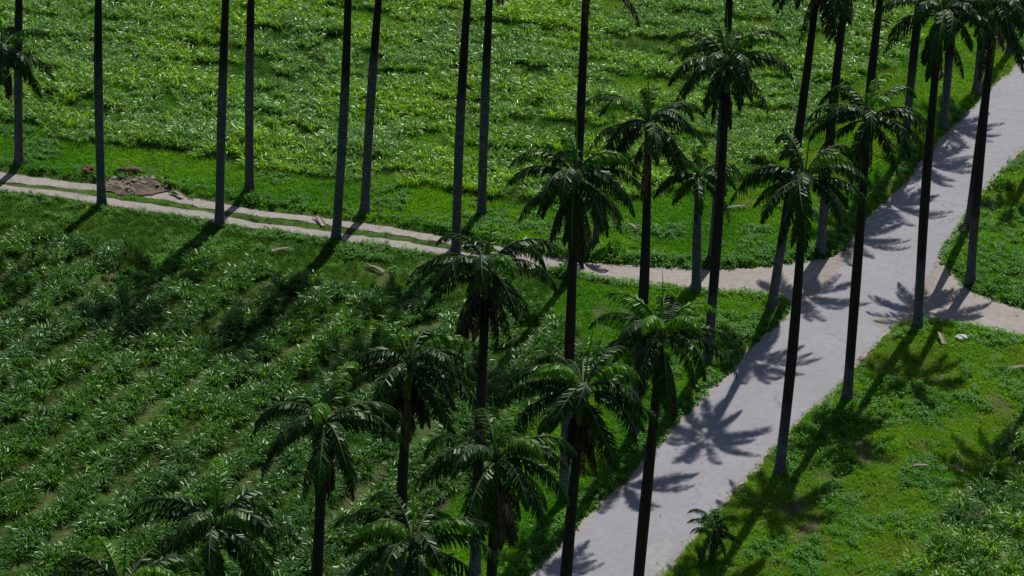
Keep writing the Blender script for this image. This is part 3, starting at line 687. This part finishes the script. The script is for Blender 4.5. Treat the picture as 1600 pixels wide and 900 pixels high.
# ------------------------------------------------------------------ fallen pieces
def sheath(px, yaw, L, label, name="fallen_sheath", lift_end=.0, leaflets=True):
    g = lift([ground_pt(*px)[:2]])[0]; root = link(name, None); root.location = (g[0], g[1], g[2] + .16); root.rotation_euler = (0, -lift_end, yaw); tag(root, label, "fallen frond")
    V, F = [], []; n = 9; rs = random.Random(int(px[0]))
    for i in range(n + 1):
        t = i / n; wd = .16 * (1 - .75 * t) + .02; x = (t - .4) * L; zc = .06 * math.sin(t * 3) + .05 * t
        for k in range(5):
            a = (k / 4 - .5) * 2.6; V.append((x, wd * math.sin(a) + .08 * L * t * t, zc + wd * .6 * (1 - math.cos(a))))
    for i in range(n):
        for k in range(4): F.append((i * 5 + k, i * 5 + k + 1, (i + 1) * 5 + k + 1, (i + 1) * 5 + k))
    link("sheath", mesh("sheath", V, F, [M_tan], None, True), root)
    if leaflets:
        mb = MB()
        for k in range(16):
            t = .55 + .5 * k / 16; p = Vector(((t - .4) * L, .08 * L * t * t, .06)); sd = (-1) ** k; d = Vector((.7, sd * .8, rs.uniform(-.1, .25))).normalized(); l = rs.uniform(.25, .5) * min(1, L)
            mb.ribbon([p, p + d * l * .5, p + d * l + Vector((0, 0, -.06))], [.012, .02], d.cross(Vector((0, 0, 1))).normalized())
        link("withered_leaflets", mb.data("withered_leaflets", [M_dead]), root)
sheath((435, 402), .35, 1.0, "pale fallen frond base on the grass below the track, under third trunk")
sheath((590, 430), 2.5, 1.1, "pale fallen frond base on bare patch in the grass left of centre")
sheath((502, 350), 1.9, 1.3, "tan dry frond lying across the dirt track left of a trunk")
sheath((1471, 541), 1.75, 1.15, "long whitish frond base lying on the verge below the side road", lift_end=.12, leaflets=False)
sheath((1585, 586), .25, 1.2, "whitish dry frond on the right verge at the picture edge")
sheath((1433, 739), .0, .9, "thin pale frond base lying in the middle of the right verge", leaflets=False)
sheath((1497, 744), 2.4, .7, "short tan frond piece near the corner field on the right verge")
sheath((1146, 334), .2, 1.1, "pale curved frond base on the far verge right of the highest crown palm")
sheath((990, 363), 2.3, .8, "thin pale stick lying on the far verge left of a dark trunk", leaflets=False)
sheath((280, 307), 2.3, 1.0, "dry pale frond at the right foot of the soil heap")
def rubbish(px, label):
    g = lift([ground_pt(*px)[:2]])[0]; rs = random.Random(2); root = link("rubbish_bag", None); root.location = (g[0], g[1], g[2] + .12); tag(root, label, "rubbish")
    bm = bmesh.new(); bmesh.ops.create_icosphere(bm, subdivisions=3, radius=.27)
    for v in bm.verts:
        v.co *= 1 + .25 * math.sin(v.co.x * 17 + v.co.z * 9) * math.cos(v.co.y * 14) + rs.uniform(-.06, .06); v.co.z *= .55; v.co.x *= 1.25
    me = bpy.data.meshes.new("bag"); bm.to_mesh(me); bm.free(); me.materials.append(M_plastic); link("bag", me, root)
    mb = MB(); mb.tube([(.3, .05, .02), (.42, .08, .1), (.5, .06, .18)], [.07, .03, .06], 7, 0); link("knot", mb.data("knot", [M_plastic]), root)
rubbish((1502, 537), "crumpled whitish rubbish bag on the verge just below the side road")

# ------------------------------------------------------------------ small round sign
def round_sign(px, label):
    g = ground_pt(*px); root = link("round_sign", None); root.location = (g[0], g[1], 0.02); root.rotation_euler = (0, 0, .25); tag(root, label, "road sign")
    mb = MB(); mb.tube([(0, 0, -.05), (0, 0, 1.75)], [.03, .03], 8, 0); link("post", mb.data("post", [M_metal]), root)
    mb = MB(); mb.tube([(0, -.035, 1.62), (0, -.055, 1.62)], [.2, .2], 20, 0); link("face", mb.data("face", [M_signface]), root)
    V, F = [], []; n = 24
    for k in range(n):
        a = 2 * math.pi * k / n
        for r, y in ((.2, -.03), (.2, -.07), (.28, -.07), (.28, -.03)): V.append((r * math.cos(a), y, 1.62 + r * math.sin(a)))
    for k in range(n):
        q = (k + 1) % n
        for e in range(4): F.append((k * 4 + e, k * 4 + (e + 1) % 4, q * 4 + (e + 1) % 4, q * 4 + e))
    link("rim", mesh("rim", V, F, [M_metal]), root)
round_sign((1500, 396), "small round dark rimmed sign on thin post at the road corner")

# ------------------------------------------------------------------ dry leaf litter on road and verges
def litter():
    n = 2600; P = np.column_stack([np.random.uniform(-26, 34, n), np.random.uniform(118, 205, n)]); d = road_mask(P[:, 0], P[:, 1]); z = zones_of(P[:, 0], P[:, 1])
    keep = (z == 0) & (((d < -.1) & (d > -.9) & (np.random.rand(n) < .55)) | ((d < -.9) & (np.random.rand(n) < .06)) | ((d > 0) & (np.random.rand(n) < .35))); P = P[keep]; d = d[keep]; rs = random.Random(4); mb = MB()
    hz = np.where(d > 0, height(P[:, 0], P[:, 1], d) + .12, .035)
    for (x, y), h in zip(P, hz):
        a = rs.uniform(0, 6.28); l = rs.uniform(.12, .45); u = Vector((math.cos(a), math.sin(a), 0)); q = Vector((x, y, h)); v = Vector((-u.y, u.x, rs.uniform(-.4, .4)))
        mb.ribbon([q, q + u * l * .5 + Vector((0, 0, .03)), q + u * l + v * rs.uniform(-.08, .08)], [.012, .022], v, rs.choice((0, 0, 1)))
    tag(link("leaf_litter", mb.data("leaf_litter", [M_dead, M_tan])), "dry brown palm leaflets strewn on the road edges and verges", "leaf litter", kind="stuff")
litter()
